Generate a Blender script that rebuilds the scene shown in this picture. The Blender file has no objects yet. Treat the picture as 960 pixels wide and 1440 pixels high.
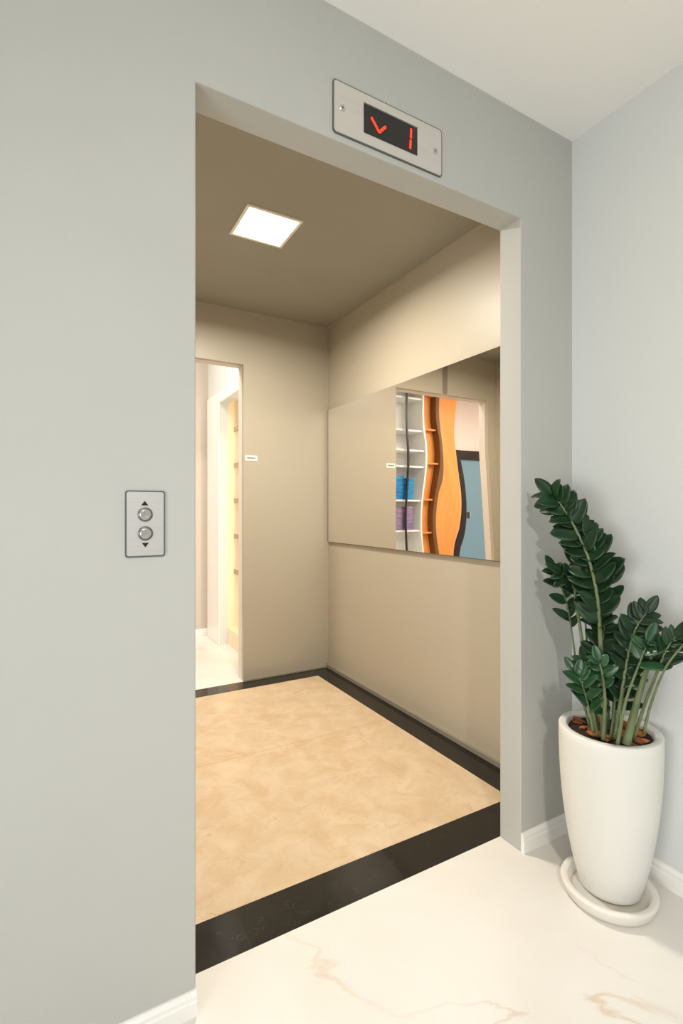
import bpy, bmesh, math, random
from mathutils import Vector, Matrix
random.seed(7)
S = 1.15                       # camera height in metres; the plan below is in multiples of it
F = 700.8
TH = math.atan(398 / 700.8)
FW = Vector((math.sin(TH), math.cos(TH), 0)); RT = Vector((math.cos(TH), -math.sin(TH), 0))
col = bpy.context.scene.collection

# ---------------------------------------------------------------- materials
def srgb(r, g, b):
    f = lambda c: (c / 255 / 12.92) if c / 255 <= .04045 else ((c / 255 + .055) / 1.055) ** 2.4
    return (f(r), f(g), f(b), 1)

def mat(name, c, rough=.6, metal=0, spec=.5, noise=None, bump=None, coat=0, emit=None, trans=0):
    m = bpy.data.materials.new(name); m.use_nodes = True
    nt = m.node_tree; b = nt.nodes['Principled BSDF']
    b.inputs['Base Color'].default_value = c
    b.inputs['Roughness'].default_value = rough
    b.inputs['Metallic'].default_value = metal
    b.inputs['Specular IOR Level'].default_value = spec
    b.inputs['Coat Weight'].default_value = coat
    b.inputs['Transmission Weight'].default_value = trans
    if emit:
        b.inputs['Emission Color'].default_value = emit[0]; b.inputs['Emission Strength'].default_value = emit[1]
    if noise or bump:
        tc = nt.nodes.new('ShaderNodeTexCoord')
    if noise:                                    # (scale, colour 2, amount[, stretch])
        mp = nt.nodes.new('ShaderNodeMapping'); nt.links.new(tc.outputs['Object'], mp.inputs[0])
        if len(noise) > 3: mp.inputs['Scale'].default_value = noise[3]
        n = nt.nodes.new('ShaderNodeTexNoise'); n.inputs['Scale'].default_value = noise[0]; n.inputs['Detail'].default_value = 5
        nt.links.new(mp.outputs[0], n.inputs['Vector'])
        r = nt.nodes.new('ShaderNodeMapRange'); r.inputs[1].default_value = .35; r.inputs[2].default_value = .65
        r.inputs[4].default_value = noise[2]
        nt.links.new(n.outputs['Fac'], r.inputs[0])
        x = nt.nodes.new('ShaderNodeMix'); x.data_type = 'RGBA'
        x.inputs[6].default_value = c; x.inputs[7].default_value = noise[1]
        nt.links.new(r.outputs[0], x.inputs[0]); nt.links.new(x.outputs[2], b.inputs['Base Color'])
    if bump:
        n = nt.nodes.new('ShaderNodeTexNoise'); n.inputs['Scale'].default_value = bump[0]; n.inputs['Detail'].default_value = 3
        nt.links.new(tc.outputs['Object'], n.inputs['Vector'])
        u = nt.nodes.new('ShaderNodeBump'); u.inputs['Strength'].default_value = bump[1]; u.inputs['Distance'].default_value = bump[2]
        nt.links.new(n.outputs['Fac'], u.inputs['Height']); nt.links.new(u.outputs[0], b.inputs['Normal'])
    return m

def stone(name, base, c2, vein, rough, scale, veinw, veins=1.0, joints=None, jcol=None):
    """stone: cloudy mottling, thin veins, optional joint lines at object x / y positions"""
    m = bpy.data.materials.new(name); m.use_nodes = True
    nt = m.node_tree; b = nt.nodes['Principled BSDF']; L = nt.links.new; N = nt.nodes.new
    b.inputs['Roughness'].default_value = rough
    tc = N('ShaderNodeTexCoord')
    n1 = N('ShaderNodeTexNoise'); n1.inputs['Scale'].default_value = scale; n1.inputs['Detail'].default_value = 8; n1.inputs['Roughness'].default_value = .62
    n1.inputs['Distortion'].default_value = .6
    L(tc.outputs['Object'], n1.inputs['Vector'])
    r1 = N('ShaderNodeMapRange'); r1.inputs[1].default_value = .38; r1.inputs[2].default_value = .64; L(n1.outputs['Fac'], r1.inputs[0])
    m1 = N('ShaderNodeMix'); m1.data_type = 'RGBA'; m1.inputs[6].default_value = base; m1.inputs[7].default_value = c2
    L(r1.outputs[0], m1.inputs[0])
    n2 = N('ShaderNodeTexNoise'); n2.inputs['Scale'].default_value = scale * .55; n2.inputs['Detail'].default_value = 6; n2.inputs['Distortion'].default_value = 1.6
    mp = N('ShaderNodeMapping'); mp.inputs['Location'].default_value = (3.1, 7.7, 0); mp.inputs['Rotation'].default_value = (0, 0, .8); mp.inputs['Scale'].default_value = (1, 2.2, 1)
    L(tc.outputs['Object'], mp.inputs[0]); L(mp.outputs[0], n2.inputs['Vector'])
    a = N('ShaderNodeMath'); a.operation = 'SUBTRACT'; a.inputs[1].default_value = .5; L(n2.outputs['Fac'], a.inputs[0])
    a2 = N('ShaderNodeMath'); a2.operation = 'ABSOLUTE'; L(a.outputs[0], a2.inputs[0])
    r2 = N('ShaderNodeMapRange'); r2.inputs[1].default_value = 0; r2.inputs[2].default_value = veinw; r2.inputs[3].default_value = veins; r2.inputs[4].default_value = 0
    L(a2.outputs[0], r2.inputs[0])
    n3 = N('ShaderNodeTexNoise'); n3.inputs['Scale'].default_value = scale * .8; L(tc.outputs['Object'], n3.inputs['Vector'])
    r3 = N('ShaderNodeMapRange'); r3.inputs[1].default_value = .48; r3.inputs[2].default_value = .62; L(n3.outputs['Fac'], r3.inputs[0])
    mm = N('ShaderNodeMath'); mm.operation = 'MULTIPLY'; L(r2.outputs[0], mm.inputs[0]); L(r3.outputs[0], mm.inputs[1])
    m2 = N('ShaderNodeMix'); m2.data_type = 'RGBA'; m2.inputs[7].default_value = vein
    L(mm.outputs[0], m2.inputs[0]); L(m1.outputs[2], m2.inputs[6])
    out = m2.outputs[2]
    if joints:
        sp = N('ShaderNodeSeparateXYZ'); L(tc.outputs['Object'], sp.inputs[0])
        for ax, pos, w in joints:
            s = N('ShaderNodeMath'); s.operation = 'SUBTRACT'; s.inputs[1].default_value = pos; L(sp.outputs[ax], s.inputs[0])
            t = N('ShaderNodeMath'); t.operation = 'ABSOLUTE'; L(s.outputs[0], t.inputs[0])
            u = N('ShaderNodeMath'); u.operation = 'LESS_THAN'; u.inputs[1].default_value = w; L(t.outputs[0], u.inputs[0])
            q = N('ShaderNodeMix'); q.data_type = 'RGBA'; q.inputs[7].default_value = jcol
            L(u.outputs[0], q.inputs[0]); L(out, q.inputs[6]); out = q.outputs[2]
    L(out, b.inputs['Base Color'])
    return m

# ---------------------------------------------------------------- mesh helpers
def tag(o, label=None, cat=None, group=None, kind=None):
    if label: o['label'] = label
    if cat: o['category'] = cat
    if group: o['group'] = group
    if kind: o['kind'] = kind
    return o

def thing(name, loc, label, cat, group=None):
    o = bpy.data.objects.new(name, None); col.objects.link(o); o.location = loc
    o.empty_display_size = .1
    return tag(o, label, cat, group)

def build(name, bm, m, parent=None, smooth=False, bevel=0, seg=2):
    me = bpy.data.meshes.new(name)
    bmesh.ops.recalc_face_normals(bm, faces=bm.faces)
    if parent is not None:                       # parts are modelled in world coordinates
        bmesh.ops.translate(bm, verts=bm.verts, vec=-world(parent))
    bm.to_mesh(me); bm.free()
    me.materials.append(m)
    o = bpy.data.objects.new(name, me); col.objects.link(o)
    if parent is not None: o.parent = parent
    if smooth:
        for p in me.polygons: p.use_smooth = True
    if bevel:
        b = o.modifiers.new('bevel', 'BEVEL'); b.width = bevel; b.segments = seg; b.limit_method = 'ANGLE'
        b.harden_normals = False
    return o

def world(o):
    v = Vector(o.location)
    while o.parent: o = o.parent; v += Vector(o.location)
    return v

def box(bm, x0, x1, y0, y1, z0, z1):
    vs = [bm.verts.new((x, y, z)) for x in (x0, x1) for y in (y0, y1) for z in (z0, z1)]
    for q in ((0, 1, 3, 2), (4, 6, 7, 5), (0, 4, 5, 1), (2, 3, 7, 6), (0, 2, 6, 4), (1, 5, 7, 3)):
        bm.faces.new([vs[i] for i in q])
    return bm

def bx(*a):
    return box(bmesh.new(), *a)

def prism(bm, pts, v0, axis, d):
    """extrude polygon; axis 'y': pts are (x,z), from y=v0 to y=v0+d; axis 'x': pts (y,z); axis 'z': pts (x,y)"""
    f = {'y': lambda p, v: (p[0], v, p[1]), 'x': lambda p, v: (v, p[0], p[1]), 'z': lambda p, v: (p[0], p[1], v)}[axis]
    a = [bm.verts.new(f(p, v0)) for p in pts]; b = [bm.verts.new(f(p, v0 + d)) for p in pts]
    bm.faces.new(a); bm.faces.new(b[::-1])
    n = len(pts)
    for i in range(n): bm.faces.new([a[i], a[(i + 1) % n], b[(i + 1) % n], b[i]])
    return bm

def lathe(bm, prof, c, n=64):
    rings = []
    for r, z in prof:
        if r < 1e-6: rings.append([bm.verts.new((c[0], c[1], z))])
        else: rings.append([bm.verts.new((c[0] + r * math.cos(2 * math.pi * i / n), c[1] + r * math.sin(2 * math.pi * i / n), z)) for i in range(n)])
    for a, b in zip(rings, rings[1:]):
        for i in range(n):
            j = (i + 1) % n
            if len(a) == 1 and len(b) == 1: continue
            if len(a) == 1: bm.faces.new([a[0], b[i], b[j]])
            elif len(b) == 1: bm.faces.new([a[i], a[j], b[0]])
            else: bm.faces.new([a[i], a[j], b[j], b[i]])
    return bm

def rrect(x0, x1, z0, z1, r, n=6):
    p = []
    for cx, cz, a0 in ((x1 - r, z1 - r, 0), (x0 + r, z1 - r, 90), (x0 + r, z0 + r, 180), (x1 - r, z0 + r, 270)):
        for i in range(n + 1):
            a = math.radians(a0 + 90 * i / n); p.append((cx + r * math.cos(a), cz + r * math.sin(a)))
    return p

def disc_y(bm, x, z, r, y0, y1, n=32, dome=0):
    """round button on a wall that faces -y; y1 < y0"""
    prof = [(r, y0), (r, y1 + dome), (r * .8, y1), (r * .62, y1 + .0006), (0, y1 + .0006 if dome else y1)]
    rings = []
    for rr, y in prof:
        if rr == 0: rings.append([bm.verts.new((x, y, z))])
        else: rings.append([bm.verts.new((x + rr * math.cos(2 * math.pi * i / n), y, z + rr * math.sin(2 * math.pi * i / n))) for i in range(n)])
    for a, b in zip(rings, rings[1:]):
        for i in range(n):
            j = (i + 1) % n
            if len(b) == 1: bm.faces.new([a[i], a[j], b[0]])
            else: bm.faces.new([a[i], a[j], b[j], b[i]])
    return bm

def at(px, py, depth):                           # point seen at a pixel, at a distance along the view axis (in S units)
    z = depth * S
    p = FW * z + RT * ((px - 480) / F * z)
    return Vector((p.x, p.y, S - (py - 718) / F * z))

def on_y(px, py, Y):                             # point on the plane y = Y*S
    u = (px - 480) / F
    return at(px, py, Y / (math.cos(TH) - u * math.sin(TH)))

# ---------------------------------------------------------------- materials used
M = {}
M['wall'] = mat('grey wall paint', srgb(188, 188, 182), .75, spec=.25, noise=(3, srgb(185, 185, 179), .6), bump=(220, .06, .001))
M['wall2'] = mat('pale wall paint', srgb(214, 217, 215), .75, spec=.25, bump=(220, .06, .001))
M['ceil'] = mat('white ceiling paint', srgb(250, 248, 243), .85, spec=.2, bump=(150, .04, .001))
M['base'] = mat('white satin trim', srgb(240, 238, 232), .35)
M['panel'] = mat('beige cabin panel', srgb(182, 172, 153), .42, metal=.0, spec=.5, noise=(2, srgb(180, 170, 152), .6), bump=(3, .05, .004))
M['cabceil'] = mat('cabin ceiling panel', srgb(158, 154, 140), .55, spec=.35, noise=(2, srgb(152, 148, 134), .6))
M['jamb'] = mat('warm grey jamb paint', srgb(222, 214, 204), .6, spec=.3)
M['steel'] = mat('brushed steel', srgb(214, 210, 204), .38, metal=.55, noise=(3, srgb(222, 218, 212), .6, (1, 1, 40)))
M['steel_edge'] = mat('dark steel edge', srgb(120, 122, 122), .35, metal=.8)
M['steel_btn'] = mat('polished steel', srgb(205, 198, 190), .25, metal=.75)
M['joint'] = mat('brown joint strip', srgb(138, 126, 110), .5)
M['mirror'] = mat('silvered mirror glass', (.93, .90, .86, 1), .0, metal=1)
def warp_mirror(m):
    nt = m.node_tree; L = nt.links.new; N = nt.nodes.new; b = nt.nodes['Principled BSDF']
    def mt(op, a, c=None, d=None):
        n = N('ShaderNodeMath'); n.operation = op
        for i, v in enumerate((a, c, d)):
            if v is None: continue
            if isinstance(v, (int, float)): n.inputs[i].default_value = v
            else: L(v, n.inputs[i])
        return n.outputs[0]
    g = N('ShaderNodeNewGeometry'); sp = N('ShaderNodeSeparateXYZ'); L(g.outputs['Position'], sp.inputs[0])
    y = mt('DIVIDE', sp.outputs['Y'], 1.15); z = mt('DIVIDE', sp.outputs['Z'], 1.15)
    ph = N('ShaderNodeMapRange'); ph.inputs[1].default_value = 1.73; ph.inputs[2].default_value = 1.60; ph.inputs[3].default_value = 0; ph.inputs[4].default_value = 2.3; L(y, ph.inputs[0])
    am = N('ShaderNodeMapRange'); am.inputs[1].default_value = 2.05; am.inputs[2].default_value = 1.73; am.inputs[3].default_value = .15; am.inputs[4].default_value = 1; L(y, am.inputs[0])
    zz = mt('MULTIPLY', mt('SUBTRACT', z, 1.10), 10.3)
    sn = mt('SINE', mt('ADD', zz, ph.outputs[0]))
    fz = N('ShaderNodeMapRange'); fz.inputs[1].default_value = 1.32; fz.inputs[2].default_value = 1.50; fz.inputs[3].default_value = 1; fz.inputs[4].default_value = .12; L(z, fz.inputs[0])
    a = mt('MULTIPLY', mt('MULTIPLY', mt('MULTIPLY', sn, am.outputs[0]), WARP), fz.outputs[0])
    sl = mt('MULTIPLY', mt('SINE', mt('MULTIPLY', y, 23.0)), .0005)
    nr = N('ShaderNodeMapRange'); nr.inputs[1].default_value = 1.50; nr.inputs[2].default_value = 1.59; nr.inputs[3].default_value = 0; nr.inputs[4].default_value = 1; L(y, nr.inputs[0])
    lo = mt('MULTIPLY', mt('MAXIMUM', mt('SUBTRACT', 1.25, z), 0), mt('MULTIPLY', mt('SUBTRACT', 1, nr.outputs[0]), .028))
    a = mt('ADD', mt('MULTIPLY', a, nr.outputs[0]), lo)
    cb = N('ShaderNodeCombineXYZ'); L(mt('ADD', a, sl), cb.inputs[1])
    ad = N('ShaderNodeVectorMath'); L(g.outputs['Normal'], ad.inputs[0]); L(cb.outputs[0], ad.inputs[1])
    nm = N('ShaderNodeVectorMath'); nm.operation = 'NORMALIZE'; L(ad.outputs[0], nm.inputs[0]); L(nm.outputs[0], b.inputs['Normal'])
WARP = .006
warp_mirror(M['mirror'])
M['mirror_edge'] = mat('mirror edge', srgb(120, 118, 105), .3, metal=.5)
M['marble'] = stone('cream travertine tile', srgb(214, 192, 162), srgb(202, 174, 138), srgb(180, 134, 92), .3, 8.5, .014, .55,
                    joints=[('Y', .0135 * S, .0016)], jcol=srgb(186, 148, 110))
M['granite'] = stone('black polished granite', srgb(14, 12, 9), srgb(26, 23, 18), srgb(72, 68, 56), .12, 26, .012, .6, joints=[('X', (v - .7385) * 1.15, .0007) for v in (.383, .605, .816)], jcol=srgb(44, 41, 34))
M['porc'] = stone('white polished porcelain', srgb(226, 222, 216), srgb(220, 214, 205), srgb(200, 170, 136), .3, 1.3, .012, .55)
M['skirt'] = mat('grey skirting strip', srgb(140, 132, 116), .55)
M['black'] = mat('black display glass', srgb(26, 26, 26), .25)
M['red'] = mat('red lit segments', srgb(255, 60, 30), .5, emit=(srgb(255, 50, 28), 1.1))
M['ink'] = mat('black print', srgb(14, 12, 12), .6)
M['diff'] = mat('lit lamp diffuser', srgb(255, 250, 240), .5, emit=((1, .92, .78, 1), 9))
M['white_plastic'] = mat('white frame plastic', srgb(238, 232, 220), .4)
M['pot'] = mat('matte white ceramic', srgb(226, 224, 217), .55, spec=.35, noise=(5, srgb(222, 220, 212), .5))
M['saucer'] = mat('grey white saucer', srgb(228, 223, 214), .5)
M['soil'] = mat('dark potting soil', srgb(44, 28, 20), .95, bump=(60, .8, .01))
M['bark'] = mat('orange brown bark', srgb(176, 104, 54), .8, noise=(30, srgb(110, 58, 30), .9), bump=(50, .6, .004))
M['stem'] = mat('green plant stalk', srgb(112, 124, 84), .5, noise=(18, srgb(84, 98, 62), .9))
M['leaf'] = mat('dark glossy leaf', srgb(24, 48, 27), .4, noise=(14, srgb(32, 62, 34), .9), spec=.32)
M['leaf2'] = mat('fresh green leaf', srgb(44, 84, 50), .34, noise=(14, srgb(32, 66, 38), .9), spec=.5)
M['taupe'] = mat('taupe wall paint', srgb(204, 192, 180), .75, spec=.2)
M['white'] = mat('white lacquer', srgb(240, 240, 236), .35)
M['amber'] = mat('amber wood veneer', srgb(236, 160, 84), .45, noise=(4, srgb(222, 140, 66), .7, (6, 6, .6)))
M['brown'] = mat('brown wood edge', srgb(112, 76, 38), .5)
M['darkframe'] = mat('dark door frame', srgb(38, 30, 28), .4)
M['pink'] = mat('rosy white plaster', srgb(228, 212, 202), .8, spec=.2)
M['blueglass'] = mat('frosted blue glass', srgb(190, 226, 234), .35, trans=.85)
M['blue'] = mat('blue packaging', srgb(36, 150, 205), .35, noise=(18, srgb(20, 96, 160), .9, (.3, .3, 2)))
M['violet'] = mat('violet packaging', srgb(90, 96, 150), .4, noise=(22, srgb(186, 150, 160), .8, (.3, .3, 2)))
M['clear'] = mat('clear glass', (1, 1, 1, 1), .0, trans=1)
M['cream_wall'] = mat('warm niche board', srgb(244, 226, 194), .6)
M['wood_edge'] = mat('taupe shelf edge', srgb(170, 150, 118), .5)

# ---------------------------------------------------------------- plan (multiples of S)
YF, YF2 = 1.010, 1.090                           # hall wall front and rear face
XL, XR = .2387, 1.178                            # opening
ZH = 1.858                                       # opening height
XW = 1.411                                       # hall right wall
ZC = 2.166                                       # ceiling
CX0, CX1, CY0, CY1 = -.02, 1.497, 1.090, 2.813   # cabin
BX0, BX1, BZ = .068, .9396, 1.853                 # rear opening
YB2 = 2.905                                      # far face of the rear opening's reveal
s = lambda *a: [v * S for v in a]

# ---------------------------------------------------------------- hall shell
def struct(name, bm, m, **k):
    o = build(name, bm, m, **k); o['kind'] = 'structure'; return o

X_L, Y_B = -1.6, -2.4
pts = [(X_L, 0), (XL, 0), (XL, ZH), (XR, ZH), (XR, 0), (XW + .12, 0), (XW + .12, ZC + .05), (X_L, ZC + .05)]
struct('wall_front', prism(bmesh.new(), [(a * S, b * S) for a, b in pts], YF * S, 'y', (YF2 - YF) * S), M['wall'], bevel=.003, seg=3)
struct('wall_right', bx(*s(XW, XW + .1, Y_B, YF, 0, ZC + .05)), M['wall2'])
struct('ceiling', bx(*s(X_L, XW + .1, Y_B, YF, ZC, ZC + .08)), M['ceil'])
fb = bx(*s(X_L, XW + .1, Y_B, YF2, -.08, 0))
struct('floor', fb, M['porc'])
struct('wall_left', bx(*s(X_L - .1, X_L, Y_B, YF2, 0, ZC + .05)), M['wall'])

BH, BT = .056, .012
def base_profile(H_=None):
    t, h = BT * S, (H_ or BH) * S
    return [(0, 0), (t, 0), (t, h * .62), (t * .8, h * .68), (t * .8, h * .84), (t * .45, h * .93), (t * .3, h), (0, h)]
def baseboard_y(name, x0, x1, Y, sgn=-1, H_=None):
    bm = bmesh.new(); return struct(name, prism(bm, [(Y * S + sgn * a, b) for a, b in base_profile(H_)], x0 * S, 'x', (x1 - x0) * S), M['base'])
def baseboard_x(name, y0, y1, X, sgn=-1):
    bm = bmesh.new(); return struct(name, prism(bm, [(X * S + sgn * a, b) for a, b in base_profile()], y0 * S, 'y', (y1 - y0) * S), M['base'])
baseboard_y('baseboard_front_left', X_L, XL, YF, H_=.046)
baseboard_y('baseboard_front_right', XR, XW, YF)
baseboard_x('baseboard_right', Y_B, YF, XW)

# ---------------------------------------------------------------- elevator cabin
cab = thing('elevator_cabin', tuple(s((CX0 + CX1) / 2, (CY0 + CY1) / 2, 0)),
            'beige walk-through elevator cabin with cream floor and black granite border', 'elevator')
t = .012
build('side_panel', bx(*s(CX1, CX1 + t, CY0, CY1, -.03, ZC)), M['panel'], cab)
build('side_panel', bx(*s(CX0 - t, CX0, CY0, CY1, -.03, ZC)), M['panel'], cab)
pts = [(CX0 - t, 0), (BX0, 0), (BX0, BZ), (BX1, BZ), (BX1, 0), (CX1 + t, 0), (CX1 + t, ZC), (CX0 - t, ZC)]
rp = build('rear_panel', prism(bmesh.new(), [(a * S, b * S) for a, b in pts], CY1 * S, 'y', .03 * S), M['panel'], cab, bevel=.002)
build('joint_strip', bx(*s(.478, .522, CY1 - .003, CY1 + .001, BZ + .005, ZC - .004)), M['joint'], cab)
# reveal lining the rear opening
rv = bmesh.new()
box(rv, *s(BX1, BX1 + .03, CY1 + .03, YB2, 0, BZ + .03)); box(rv, *s(BX0 - .03, BX0, CY1 + .03, YB2, 0, BZ + .03)); box(rv, *s(BX0, BX1, CY1 + .03, YB2, BZ, BZ + .03))
build('rear_door_frame', rv, M['jamb'], cab)
build('ceiling_panel', bx(*s(CX0 - t, CX1 + t, CY0, CY1 + .03, ZC, ZC + .02)), M['cabceil'], cab)
BW = .13
build('floor_tile', bx(*s(CX0 + BW, CX1 - BW, CY0 + BW, CY1 - .118, -.03, .0002)), M['marble'], cab)
g = bmesh.new()
o2 = [(CX0, CY0), (CX1, CY0), (CX1, YB2), (CX0, YB2)]
i2 = [(CX0 + BW, CY0 + BW), (CX1 - BW, CY0 + BW), (CX1 - BW, CY1 - .118), (CX0 + BW, CY1 - .118)]
o2[2] = (CX1, CY1 + .004); o2[3] = (CX0, CY1 + .004)
for zz in (0,):
    a = [g.verts.new((p[0] * S, p[1] * S, zz)) for p in o2]; b = [g.verts.new((p[0] * S, p[1] * S, zz)) for p in i2]
    c = [g.verts.new((p[0] * S, p[1] * S, -.03 * S)) for p in o2]; d = [g.verts.new((p[0] * S, p[1] * S, -.03 * S)) for p in i2]
    for i in range(4):
        j = (i + 1) % 4
        g.faces.new([a[i], a[j], b[j], b[i]]); g.faces.new([c[i], d[i], d[j], c[j]])
        g.faces.new([a[i], c[i], c[j], a[j]]); g.faces.new([b[i], b[j], d[j], d[i]])
build('floor_border', g, M['granite'], cab)
sk = bmesh.new()
build('skirting', bx(*s(CX1 - .012, CX1 + .002, CY0, CY1, 0, .022)), M['skirt'], cab, bevel=.002)
build('skirting', bx(*s(BX1 + .002, CX1 - .012, CY1 - .006, CY1, 0, .008)), M['skirt'], cab)
build('corner_strip', bx(*s(CX1 - .009, CX1 - .0, CY1 - .009, CY1, .03, ZC)), M['panel'], cab, bevel=.002)
build('cornice_bead', bx(*s(CX1 - .006, CX1, CY0, CY1 - .006, ZC - .010, ZC)), M['panel'], cab)
build('cornice_bead', bx(*s(CX0, CX1, CY1 - .006, CY1, ZC - .010, ZC)), M['panel'], cab)

# mirror: slightly uneven sheet, screwed to the right panel
MY0, MY1, MZ0, MZ1 = 1.16, 2.79, .804, 1.637
mr = thing('wall_mirror', tuple(s(CX1, (MY0 + MY1) / 2, MZ0)), 'wide frameless mirror on the right wall inside the elevator', 'mirror')
bm = bmesh.new(); NY, NZ = 4, 4
gr = [[bm.verts.new(((CX1 - .011) * S,
                     (MY0 + (MY1 - MY0) * i / NY) * S, (MZ0 + (MZ1 - MZ0) * j / NZ) * S)) for j in range(NZ + 1)] for i in range(NY + 1)]
for i in range(NY):
    for j in range(NZ): bm.faces.new([gr[i][j], gr[i][j + 1], gr[i + 1][j + 1], gr[i + 1][j]])
build('mirror_glass', bm, M['mirror'], mr, smooth=True)
bk = bmesh.new(); box(bk, *s(CX1 - .007, CX1, MY0, MY1, MZ0 - .002, MZ1 + .002))
box(bk, *s(CX1 - .0125, CX1 - .007, MY1 - .0005, MY1 + .003, MZ0 - .002, MZ1 + .002))
box(bk, *s(CX1 - .0125, CX1 - .007, MY0, MY1, MZ0 - .0035, MZ0 - .0005))
build('mirror_backing', bk, M['mirror_edge'], mr)

# ceiling lamp
P = [at(*q, 1) for q in ()]
def on_z(px, py, Z): return at(px, py, (Z - 1) * F / (718 - py))
q = [on_z(351.8, 288.7, ZC), on_z(420.4, 312.4, ZC), on_z(392, 346, ZC), on_z(327.3, 325.6, ZC)]
lx = sum(v.x for v in q) / 4; ly = sum(v.y for v in q) / 4
w = (abs(q[1].x - q[0].x) + abs(q[2].x - q[3].x)) / 2; d = (abs(q[3].y - q[0].y) + abs(q[2].y - q[1].y)) / 2
print('LAMP', lx, ly, w, d)
hw = hd = (w + d) / 4
zc = ZC * S
lamp = thing('ceiling_lamp', (lx, ly, zc), 'square recessed ceiling lamp glowing inside the elevator', 'ceiling light')
fr = bmesh.new(); e = .014
box(fr, lx - hw - e, lx + hw + e, ly - hd - e, ly - hd, zc - .006, zc); box(fr, lx - hw - e, lx + hw + e, ly + hd, ly + hd + e, zc - .006, zc)
box(fr, lx - hw - e, lx - hw, ly - hd, ly + hd, zc - .006, zc); box(fr, lx + hw, lx + hw + e, ly - hd, ly + hd, zc - .006, zc)
build('frame', fr, M['white_plastic'], lamp)
build('diffuser', bx(lx - hw, lx + hw, ly - hd, ly + hd, zc - .004, zc), M['diff'], lamp)

# notice plate on the rear panel
a = on_y(344.5, 640, CY1); b = on_y(361.5, 648.5, CY1)
yb = CY1 * S
pl = thing('notice_plate', ((a.x + b.x) / 2, yb, b.z), 'small cream notice strip on the elevator rear wall beside the doorway', 'sign')
build('plate', bx(a.x, b.x, yb - .003, yb, b.z, a.z), M['white_plastic'], pl)
tx = bmesh.new(); zm = (a.z + b.z) / 2; ww = b.x - a.x
for i in range(7):
    x0 = a.x + ww * (.16 + .1 * i); box(tx, x0, x0 + ww * .065, yb - .0036, yb - .003, zm - .004, zm + .005)
build('lettering', tx, M['ink'], pl)

# ---------------------------------------------------------------- floor display above the opening
yf = YF * S
tl, tr_, br, bl = on_y(467, 111, YF), on_y(620, 184, YF), on_y(620, 248, YF), on_y(467, 189, YF)
x0, x1 = (tl.x + bl.x) / 2, (tr_.x + br.x) / 2; z1 = (tl.z + tr_.z) / 2; z0 = (bl.z + br.z) / 2
print('DISP', x0, x1, z0, z1)
dp = thing('floor_display', ((x0 + x1) / 2, yf, z0), 'steel floor display with red arrow and numeral above the elevator opening', 'display')
build('rim', prism(bmesh.new(), rrect(x0, x1, z0, z1, .010), yf - .004, 'y', .004), M['steel_edge'], dp)
build('faceplate', prism(bmesh.new(), rrect(x0 + .0034, x1 - .0034, z0 + .0034, z1 - .0034, .008), yf - .0048, 'y', .004), M['steel'], dp)
a, b, c, d = on_y(510, 148, YF), on_y(585, 183, YF), on_y(585, 218.5, YF), on_y(510, 190, YF)
wx0, wx1, wz1, wz0 = (a.x + d.x) / 2, (b.x + c.x) / 2, (a.z + b.z) / 2, (c.z + d.z) / 2
sc = build('screen', prism(bmesh.new(), rrect(wx0, wx1, wz0, wz1, .002, 3), yf - .0056, 'y', .001), M['black'], dp)
bez = bmesh.new(); prism(bez, [(wx0, wz1), (wx1, wz1), (wx1, wz1 + .004), (wx0, wz1 + .004)], yf - .0066, 'y', .0019)
build('screen_lip', bez, M['steel_edge'], dp)
W, Hh = wx1 - wx0, wz1 - wz0
def stroke(bm, p0, p1, wd, y):
    p0, p1 = Vector(p0), Vector(p1); dd = (p1 - p0).normalized(); n = Vector((-dd.y, dd.x)) * wd / 2
    prism(bm, [tuple(p0 - n), tuple(p1 - n), tuple(p1 + dd * wd * .3), tuple(p1 + n), tuple(p0 + n), tuple(p0 - dd * wd * .3)], y, 'y', .0006)
ch = bmesh.new(); U = lambda u, v: (wx0 + u * W, wz0 + v * Hh)
stroke(ch, U(.13, .62), U(.27, .22), .0075, yf - .007); stroke(ch, U(.27, .22), U(.385, .52), .0075, yf - .0071)
build('arrow_segments', ch, M['red'], dp)
on = bmesh.new(); stroke(on, U(.872, .88), U(.865, .54), .0065, yf - .007); stroke(on, U(.862, .46), U(.855, .14), .0065, yf - .007)
build('numeral_segments', on, M['red'], dp)
for fx, px, py in ((0, 480, 153.5), (1, 610, 213.5)):
    p = on_y(px, py, YF)
    scw = build('screw', disc_y(bmesh.new(), p.x, p.z, .009, yf - .0046, yf - .0070, 24, .001), M['steel_btn'], dp, smooth=False)
    build('hex_socket', disc_y(bmesh.new(), p.x, p.z, .0028, yf - .0062, yf - .0080, 6), M['steel_edge'], scw)

# ---------------------------------------------------------------- call button plate
tl, tr_, br, bl = on_y(175, 690, YF), on_y(231, 690, YF), on_y(232, 781, YF), on_y(176, 785, YF)
x0, x1 = (tl.x + bl.x) / 2, (tr_.x + br.x) / 2; z1 = (tl.z + tr_.z) / 2; z0 = (bl.z + br.z) / 2
print('BTN', x0, x1, z0, z1)
cp = thing('call_button_panel', ((x0 + x1) / 2, yf, z0), 'steel call panel with two round buttons left of the elevator opening', 'button panel')
build('rim', prism(bmesh.new(), rrect(x0, x1, z0, z1, .006), yf - .004, 'y', .004), M['steel_edge'], cp)
build('faceplate', prism(bmesh.new(), rrect(x0 + .0030, x1 - .0030, z0 + .0030, z1 - .0030, .0045), yf - .0048, 'y', .004), M['steel'], cp)
for px, py in ((203.5, 723.5), (203.8, 750)):
    p = on_y(px, py, YF)
    rg = bmesh.new(); disc_y(rg, p.x, p.z, .0155, yf - .005, yf - .0075, 40, .001)
    bt = build('call_button', rg, M['steel_edge'], cp, smooth=True)
    build('button_cap', disc_y(bmesh.new(), p.x, p.z, .0118, yf - .007, yf - .0100, 40, .0015), M['steel_btn'], bt, smooth=True)
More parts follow.
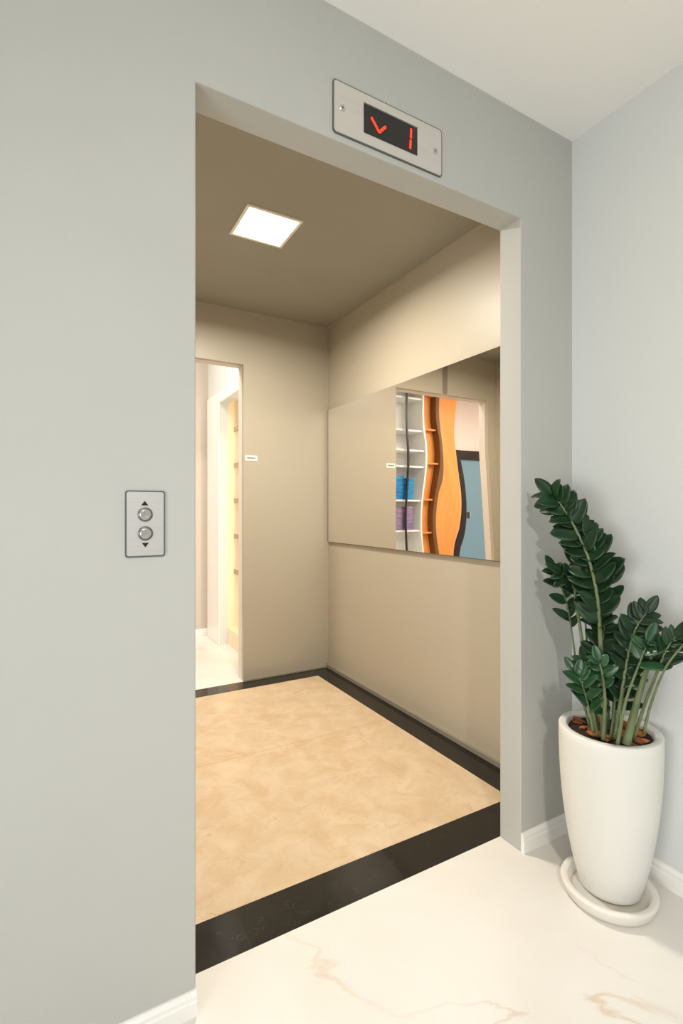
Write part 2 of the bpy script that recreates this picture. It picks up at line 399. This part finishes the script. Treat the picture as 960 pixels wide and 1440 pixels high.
for px, py, sg in ((203, 708, 1), (203.8, 766, -1)):
    p = on_y(px, py, YF)
    build('arrow_mark', prism(bmesh.new(), [(p.x - .0075, p.z - .0045 * sg), (p.x + .0075, p.z - .0045 * sg), (p.x, p.z + .0055 * sg)], yf - .0053, 'y', .0008), M['ink'], cp)

# ---------------------------------------------------------------- pot and saucer
PX, PY = 1.269 * S, .798 * S
sau_c = (PX - .028, PY - .014)
SR = .114 * S
tag(build('plant_saucer', lathe(bmesh.new(), [(0, .002), (SR * .80, .002), (SR * .84, .0), (SR * .90, .0), (SR * .95, .010), (SR * .99, .028), (SR, .033), (SR * .985, .037), (SR * .95, .038), (SR * .86, .036), (SR * .835, .033), (SR * .79, .0100), (0, .0100)], sau_c), M['saucer'], smooth=True),
    'round off-white saucer under the tall white planter', 'saucer')
zt = .426 * S
pot = thing('potted_plant', (PX, PY, .010), 'dark green leafy plant in a tall tapered white pot in the corner', 'plant')
R0, R1 = .075 * S, .1235 * S
prof = [(0, .0105), (R0 * .93, .0105), (R0 * .99, .014)]
NP = 26
def prad(u): return R0 + (R1 - R0) * (1 - (1 - u) ** 2.27)
for i in range(NP + 1):
    u = i / NP
    prof.append((prad(u) if u < .99 else R1 * .998, .018 + u * (zt - .022)))
prof += [(R1 * .985, zt - .001), (R1 * .965, zt), (R1 * .86, zt), (R1 * .835, zt - .003), (R1 * .82, zt - .010), (R1 * .80, zt - .06), (0, zt - .06)]
build('pot', lathe(bmesh.new(), prof, (PX, PY), 96), M['pot'], pot, smooth=True)
so = bmesh.new(); pr = [(0, zt - .018)] + [(R1 * .81 * k / 8, zt - .018 - .002 * math.sin(k * 2)) for k in range(1, 9)]
lathe(so, pr, (PX, PY), 48)
build('soil', so, M['soil'], pot, smooth=True)
for i in range(30):
    rr = R1 * .72 * math.sqrt(random.uniform(.12, 1)); aa = random.uniform(0, 2 * math.pi)
    c = Vector((PX + rr * math.cos(aa), PY + rr * math.sin(aa), zt - .012 + random.uniform(-.003, .004)))
    bm = bmesh.new(); l, w_ = random.uniform(.016, .028), random.uniform(.008, .013)
    n = 7; ring = [(l * math.cos(2 * math.pi * k / n) * random.uniform(.75, 1.1), w_ * math.sin(2 * math.pi * k / n) * random.uniform(.75, 1.1)) for k in range(n)]
    prism(bm, ring, -.002, 'z', random.uniform(.003, .005))
    R = Matrix.Rotation(random.uniform(0, 6.28), 4, 'Z') @ Matrix.Rotation(random.uniform(-.5, .5), 4, 'X')
    bmesh.ops.transform(bm, matrix=Matrix.Translation(c) @ R, verts=bm.verts)
    build('bark_chip', bm, M['bark'], pot, bevel=.001)

# stalks: pixel of the joints, distance, radius at base
def curve(pts, n=26):
    out = []
    P = [pts[0] * 2 - pts[1]] + pts + [pts[-1] * 2 - pts[-2]]
    m = len(pts) - 1
    for k in range(n + 1):
        t_ = k / n * m; i = min(int(t_), m - 1); t_ -= i
        p0, p1, p2, p3 = P[i:i + 4]
        out.append(.5 * ((2 * p1) + (-p0 + p2) * t_ + (2 * p0 - 5 * p1 + 4 * p2 - p3) * t_ ** 2 + (-p0 + 3 * p1 - 3 * p2 + p3) * t_ ** 3))
    return out

def tube(bm, pts, r0, r1, n=10):
    rings = []; up = Vector((.3, .2, .9))
    for k, p in enumerate(pts):
        tg = (pts[min(k + 1, len(pts) - 1)] - pts[max(k - 1, 0)]).normalized()
        a = tg.cross(Vector((1, 0, 0))).normalized(); b = tg.cross(a)
        r = r0 + (r1 - r0) * (k / (len(pts) - 1)) ** .8
        rings.append([bm.verts.new(p + (a * math.cos(2 * math.pi * i / n) + b * math.sin(2 * math.pi * i / n)) * r) for i in range(n)])
    for a, b in zip(rings, rings[1:]):
        for i in range(n): bm.faces.new([a[i], a[(i + 1) % n], b[(i + 1) % n], b[i]])
    bm.faces.new(rings[0]); bm.faces.new(rings[-1])

def leaf(bm, base, dr, nrm, L, W):
    """ovate leaflet with a folded midrib and a pointed tip, a little thickness"""
    dr = dr.normalized(); sd = dr.cross(nrm).normalized(); nn = sd.cross(dr).normalized()
    rows = []; N = 9
    droop = random.uniform(-.06, .16)
    for k in range(N + 1):
        u = k / N
        w_ = W * .5 * (math.sin(math.pi * min(1, u * .93 + .035)) ** .62) * (1 - .38 * u) * 1.28
        if k == N: w_ = W * .012
        c = base + dr * (L * u) - nn * (droop * L * u * u)
        rows.append([c + sd * (w_ * v) + nn * (abs(v) * w_ * .26 - .0002) for v in (-1, -.5, 0, .5, 1)])
    th = .0009
    tv = [[bm.verts.new(p + nn * th) for p in r] for r in rows]; bv = [[bm.verts.new(p - nn * th) for p in r] for r in rows]
    for i in range(N):
        for j in range(4):
            bm.faces.new([tv[i][j], tv[i][j + 1], tv[i + 1][j + 1], tv[i + 1][j]])
            bm.faces.new([bv[i][j], bv[i + 1][j], bv[i + 1][j + 1], bv[i][j + 1]])
        bm.faces.new([tv[i][0], tv[i + 1][0], bv[i + 1][0], bv[i][0]]); bm.faces.new([tv[i][4], bv[i][4], bv[i + 1][4], tv[i + 1][4]])
    bm.faces.new([tv[0][j] for j in range(5)] + [bv[0][j] for j in range(4, -1, -1)])
    bm.faces.new([tv[N][j] for j in range(4, -1, -1)] + [bv[N][j] for j in range(5)])

def keep_in(p):                                  # foliage stays clear of the two walls
    return Vector((min(p.x, (XW - .012) * S), min(p.y, (YF - .012) * S), p.z))

def frond(pix, r0, start, count, L, W, m='leaf', side_bias=0, end_leaf=True, ang=.95, spread=1.0):
    P = [keep_in(at(*q_)) for q_ in pix]
    pts = curve(P)
    bm = bmesh.new(); tube(bm, pts, r0, r0 * .35)
    st = build('stalk', bm, M['stem'], pot, smooth=True)
    lb = bmesh.new()
    for i in range(count):
        f = start + (1 - start) * (i + .5) / count
        k = f * (len(pts) - 1); k0 = min(int(k), len(pts) - 2); p = pts[k0].lerp(pts[k0 + 1], k - k0)
        tg = (pts[k0 + 1] - pts[k0]).normalized()
        view = (p - Vector((0, 0, S))).normalized()
        sd = tg.cross(view).normalized()                   # sideways in the photo
        sg = 1 if i % 2 else -1
        if side_bias and random.random() < abs(side_bias): sg = 1 if side_bias > 0 else -1
        tilt = random.uniform(-.75, .55) * spread
        d_ = (tg * ang * random.uniform(.45, 1.35) + sd * sg * 1.0 + view * tilt)
        nrm = (-view * random.uniform(.5, 1.0) + Vector((0, 0, 1)) * random.uniform(.3, 1.0) + sd * sg * random.uniform(-.5, .3))
        sz = random.uniform(.82, 1.12) * (1 - .25 * max(0, f - .8) / .2)
        leaf(lb, p, d_, nrm, L * sz, W * sz)
    if end_leaf:
        leaf(lb, pts[-1], (pts[-1] - pts[-3]), Vector((-.5, -.6, .5)), L * .95, W * .85)
    for v in lb.verts:
        v.co.x = min(v.co.x, (XW - .004) * S); v.co.y = min(v.co.y, (YF - .004) * S)
    build('foliage', lb, M[m], st, smooth=True)

# tall ones leaning to the corner
frond([(838, 1036, 1.31), (826, 960, 1.33), (815, 880, 1.36), (808, 835, 1.38), (812, 790, 1.39), (806, 755, 1.39), (796, 722, 1.40), (782, 704, 1.40)], .0062, .45, 18, .074, .046, spread=1.2)
frond([(848, 1042, 1.28), (846, 950, 1.29), (843, 880, 1.30), (838, 830, 1.31), (826, 782, 1.33), (808, 742, 1.35), (790, 712, 1.37), (776, 697, 1.38)], .0078, .27, 32, .080, .049, spread=1.2)
frond([(862, 1030, 1.32), (866, 930, 1.34), (860, 870, 1.35), (852, 830, 1.34), (842, 790, 1.33), (832, 760, 1.33)], .0070, .30, 21, .080, .046, side_bias=.4)
frond([(830, 1026, 1.34), (814, 960, 1.38), (804, 890, 1.40), (797, 850, 1.41), (786, 818, 1.41), (778, 802, 1.41)], .0042, .42, 16, .060, .032, side_bias=-.2)
frond([(842, 1030, 1.34), (828, 940, 1.36), (822, 870, 1.38), (812, 825, 1.39), (790, 806, 1.38)], .0042, .62, 8, .066, .036, side_bias=-.3)
# low ones at the left rim
frond([(834, 1030, 1.27), (826, 990, 1.27), (818, 962, 1.27), (810, 948, 1.28)], .0040, .2, 9, .060, .030, 'leaf2', side_bias=-.4)
frond([(848, 1040, 1.25), (850, 985, 1.25), (847, 950, 1.25), (842, 930, 1.26)], .0066, .45, 6, .050, .034, 'leaf2')
frond([(840, 1036, 1.28), (832, 990, 1.28), (828, 955, 1.28), (822, 930, 1.28)], .0040, .2, 10, .052, .030)
frond([(858, 1040, 1.28), (864, 990, 1.29), (862, 950, 1.30), (866, 915, 1.30)], .0040, .25, 10, .058, .032)
frond([(852, 1036, 1.30), (850, 970, 1.31), (846, 925, 1.32), (850, 878, 1.33)], .0040, .3, 14, .066, .038, spread=1.3)
frond([(872, 1036, 1.27), (876, 990, 1.27), (878, 955, 1.27), (872, 925, 1.27)], .0040, .25, 10, .062, .034, spread=1.3)
frond([(856, 1030, 1.33), (852, 940, 1.35), (838, 870, 1.36), (826, 840, 1.36)], .0040, .5, 9, .070, .040, spread=1.3)
# right-hand group
frond([(880, 1046, 1.22), (896, 985, 1.21), (908, 945, 1.20), (918, 915, 1.18)], .0120, .72, 6, .058, .032, side_bias=.2)
frond([(890, 1040, 1.24), (910, 980, 1.20), (926, 940, 1.17), (936, 915, 1.15), (950, 895, 1.13)], .0055, .55, 9, .060, .027, side_bias=.2, ang=1.3)
frond([(868, 1046, 1.20), (880, 985, 1.19), (898, 935, 1.18), (911, 902, 1.18)], .0048, .62, 5, .060, .034, 'leaf2')
frond([(864, 1038, 1.26), (874, 975, 1.25), (882, 925, 1.24), (892, 888, 1.23), (908, 862, 1.23)], .0060, .28, 18, .064, .034, spread=.8)
frond([(905, 1030, 1.22), (915, 990, 1.18), (935, 940, 1.13), (962, 905, 1.09), (985, 880, 1.07)], .0045, .72, 6, .058, .022, ang=1.3)

# ---------------------------------------------------------------- rooms behind the elevator
YW = 4.9
struct('floor_rear', bx(*s(-2.9, 1.6, CY1 + .004, YW + .1, -.08, -.0005)), M['porc'])
struct('ceiling_rear', bx(*s(-2.9, 2.2, YB2, YW + .1, 2.5, 2.56)), M['ceil'])
# rear side wall of the shaft, with the opening
pts = [(-2.9, 0), (BX0 - .03, 0), (BX0 - .03, BZ + .03), (BX1 + .03, BZ + .03), (BX1 + .03, 0), (2.2, 0), (2.2, 2.5), (-2.9, 2.5)]
struct('wall_shaft', prism(bmesh.new(), [(a * S, b * S) for a, b in pts], (CY1 + .032) * S, 'y', (YB2 - CY1 - .032) * S), M['wall2'])
# pier beyond the opening
struct('wall_pier', bx(*s(.56, 1.18, 4.014, YW, 0, 2.5)), M['taupe'])
baseboard_y('baseboard_pier', .56, 1.047, 4.014)
# side wall with the lit closet niche
NY0, NY1, NZ1 = 3.02, 3.67, 1.80
pts = [(YB2, 0), (NY0, 0), (NY0, NZ1), (NY1, NZ1), (NY1, 0), (4.014, 0), (4.014, 2.5), (YB2, 2.5)]
struct('wall_side', prism(bmesh.new(), [(a * S, b * S) for a, b in pts], 1.047 * S, 'x', .06 * S), M['wall2'])
cs = bmesh.new()
box(cs, *s(1.035, 1.047, NY1, 3.998, 0, 1.885)); box(cs, *s(1.035, 1.047, YB2 + .002, NY1, NZ1, 1.885))
struct('trim_1', cs, M['base'], bevel=.004)
ncl = thing('closet_shelving', tuple(s(1.33, 3.4, 0)), 'cream closet with lit shelves seen through the elevator rear doorway', 'shelving')
bm = bmesh.new()
box(bm, *s(1.107, 1.56, NY1, NY1 + .03, .0, NZ1 + .02)); box(bm, *s(1.54, 1.56, YB2 + .01, NY1, .0, NZ1 + .02))
box(bm, *s(1.107, 1.56, YB2 + .01, NY1 + .03, NZ1 + .02, NZ1 + .04))
build('carcass', bm, M['cream_wall'], ncl)
build('plinth', bx(*s(1.107, 1.54, YB2 + .01, NY1, 0, .12)), M['cream_wall'], ncl)
for py in (598, 651, 703, 755, 807):
    zz = (1 + (718 - py) / 209.0 * 1.07)
    sh = build('shelf', bx(*s(1.16, 1.54, YB2 + .02, NY1, zz - .018, zz + .012)), M['cream_wall'], ncl)
    build('shelf_edge', bx(*s(1.15, 1.16, YB2 + .02, NY1, zz - .020, zz + .014)), M['wood_edge'], sh)

# far wall with the glass door
DX0, DX1, DZ = -2.17, -1.55, 1.79
pts = [(-2.9, 0), (DX0, 0), (DX0, DZ), (DX1, DZ), (DX1, 0), (.56, 0), (.56, 2.5), (-2.9, 2.5)]
struct('wall_far', prism(bmesh.new(), [(a * S, b * S) for a, b in pts], YW * S, 'y', .1 * S), M['pink'])
struct('wall_far_left', bx(*s(-2.95, -2.9, CY1, YW + .1, 0, 2.5)), M['pink'])
dr = bmesh.new()
box(dr, *s(DX0, DX1, YW - .02, YW + .06, DZ - .12, DZ)); box(dr, *s(DX1 - .065, DX1, YW - .02, YW + .06, 0, DZ - .12)); box(dr, *s(DX0, DX0 + .065, YW - .02, YW + .06, 0, DZ - .12))
d1 = struct('door_1', dr, M['darkframe'])
build('glass_pane', bx(*s(DX0 + .065, DX1 - .065, YW + .01, YW + .022, .02, DZ - .12)), M['blueglass'], d1)
build('door_handle', bx(*s(DX1 - .11, DX1 - .095, YW - .04, YW + .01, .90, .98)), M['steel_btn'], d1)

# amber bookcase
AX0, AX1 = -1.37, -.85
ab = thing('amber_bookcase', tuple(s((AX0 + AX1) / 2, 4.8, 0)), 'amber wood bookcase reflected in the elevator mirror', 'bookcase')
bm = bmesh.new(); xs = -1.02
box(bm, *s(AX1 - .02, AX1, 4.72, 4.9, 0, 2.46)); box(bm, *s(xs, AX1 - .02, 4.80, 4.9, 0, 2.46)); box(bm, *s(xs, AX1 - .02, 4.72, 4.80, 2.44, 2.46)); box(bm, *s(xs, AX1 - .02, 4.72, 4.80, 0, .08))
build('carcass', bm, M['amber'], ab)
for py in (561, 608, 654, 703, 748, 793, 838):
    zz = 1 + (718 - py) / 112.0
    build('shelf', bx(*s(xs, AX1 - .02, 4.73, 4.80, zz - .012, zz + .008)), M['amber'], ab)
build('stile', bx(*s(xs - .05, xs, 4.70, 4.9, 0, 2.46)), M['brown'], ab)
build('door', bx(*s(AX0, xs - .05, 4.71, 4.9, 0, 2.46)), M['amber'], ab)

# white display cabinet
WX0, WX1 = -.76, -.08
wc = thing('display_cabinet', tuple(s((WX0 + WX1) / 2, 4.8, 0)), 'white open-shelved display cabinet reflected in the elevator mirror', 'cabinet')
bm = bmesh.new()
box(bm, *s(WX0, WX0 + .02, 4.6, 4.9, 0, 2.46)); box(bm, *s(WX1 - .02, WX1, 4.6, 4.9, 0, 2.46)); box(bm, *s(WX0 + .02, WX1 - .02, 4.88, 4.9, 0, 2.46)); box(bm, *s(WX0 + .02, WX1 - .02, 4.6, 4.88, 2.44, 2.46))
build('carcass', bm, M['white'], wc)
shz = []
for py in (565, 609, 636, 658, 704, 745, 790):
    zz = 1 + (718 - py) / 117.0; shz.append(zz)
    build('shelf', bx(*s(WX0 + .02, WX1 - .02, 4.62, 4.88, zz - .014, zz + .006)), M['white'], wc)
build('door_edge', bx(*s(-.505, -.483, 4.585, 4.60, 0, 2.46)), M['darkframe'], wc)
def pack(x0, x1, z0, h, m, lab):
    o = bmesh.new(); box(o, x0 * S, x1 * S, 4.63 * S, 4.72 * S, z0 * S + .001, z0 * S + h)
    tag(build('storage_box', o, M[m], bevel=.004), lab, 'box', 'boxes on the display cabinet shelves')
z1_, z2_ = shz[4] + .006, shz[5] + .006
pack(-.475, -.31, z1_, .27 * S, 'blue', 'bright blue box on the upper shelf left of the dark door edge')
pack(-.62, -.52, z1_, .25 * S, 'blue', 'narrow blue box on the upper shelf right of the dark door edge')
pack(-.475, -.31, z2_, .25 * S, 'violet', 'violet and pink box on the lower shelf left of the dark door edge')
pack(-.63, -.52, z2_, .27 * S, 'violet', 'narrow violet box on the lower shelf right of the dark door edge')

# ---------------------------------------------------------------- light
def area(name, loc, size, energy, color, target=None, sy=None):
    l = bpy.data.lights.new(name, 'AREA'); l.energy = energy; l.color = color; l.size = size
    if sy: l.shape = 'RECTANGLE'; l.size_y = sy
    o = bpy.data.objects.new(name, l); col.objects.link(o); o.location = loc
    if target is not None:
        o.rotation_euler = (Vector(target) - Vector(loc)).to_track_quat('-Z', 'Y').to_euler()
    return o
area('cabin_lamp_light', (lx, ly, zc - .012), 2 * hw, 38, (1, .93, .81)).data.spread = math.radians(168)
area('hall_lamp_light', (-.15, -1.0, zc - .03), .14, 15, (1, .95, .89), (.8, 1.1, .2)).data.spread = math.radians(110)
area('hall_window_light', (-1.7, -.4, .95), 1.6, 29, (.98, .985, .975), (1.5, .3, .8), sy=1.0).data.spread = math.radians(130)
area('rear_room_light', (.35 * S, 3.25 * S, 2.47 * S), .5, 18, (1, .92, .84))
area('rear_room_lamp_light', (-1.5 * S, 3.4 * S, 2.47 * S), .9, 62, (1, .93, .85))
area('closet_fill_light', (1.128 * S, 2.96 * S, .95 * S), .035, 8, (1, .88, .70), (1.2 * S, 3.6 * S, .95 * S), sy=1.7 * S)  # added fill, hidden behind the wall jamb, to brighten the closet boards

w = bpy.data.worlds.new('world'); bpy.context.scene.world = w; w.use_nodes = True
bg = w.node_tree.nodes['Background']; bg.inputs[0].default_value = (.72, .86, .95, 1); bg.inputs[1].default_value = .5

# ---------------------------------------------------------------- camera
cam = bpy.data.cameras.new('camera'); co = bpy.data.objects.new('camera', cam); col.objects.link(co)
co.location = (0, 0, S); co.rotation_euler = (math.pi / 2, 0, -TH)
cam.sensor_fit = 'VERTICAL'; cam.sensor_height = 36; cam.lens = F / 1440 * 36; cam.shift_y = -2 / 1440
cam.clip_start = .02
sc_ = bpy.context.scene; sc_.camera = co
sc_.view_settings.view_transform = 'Standard'; sc_.view_settings.look = 'None'
sc_.view_settings.gamma = 1; sc_.view_settings.use_curve_mapping = False; sc_.view_settings.exposure = 0
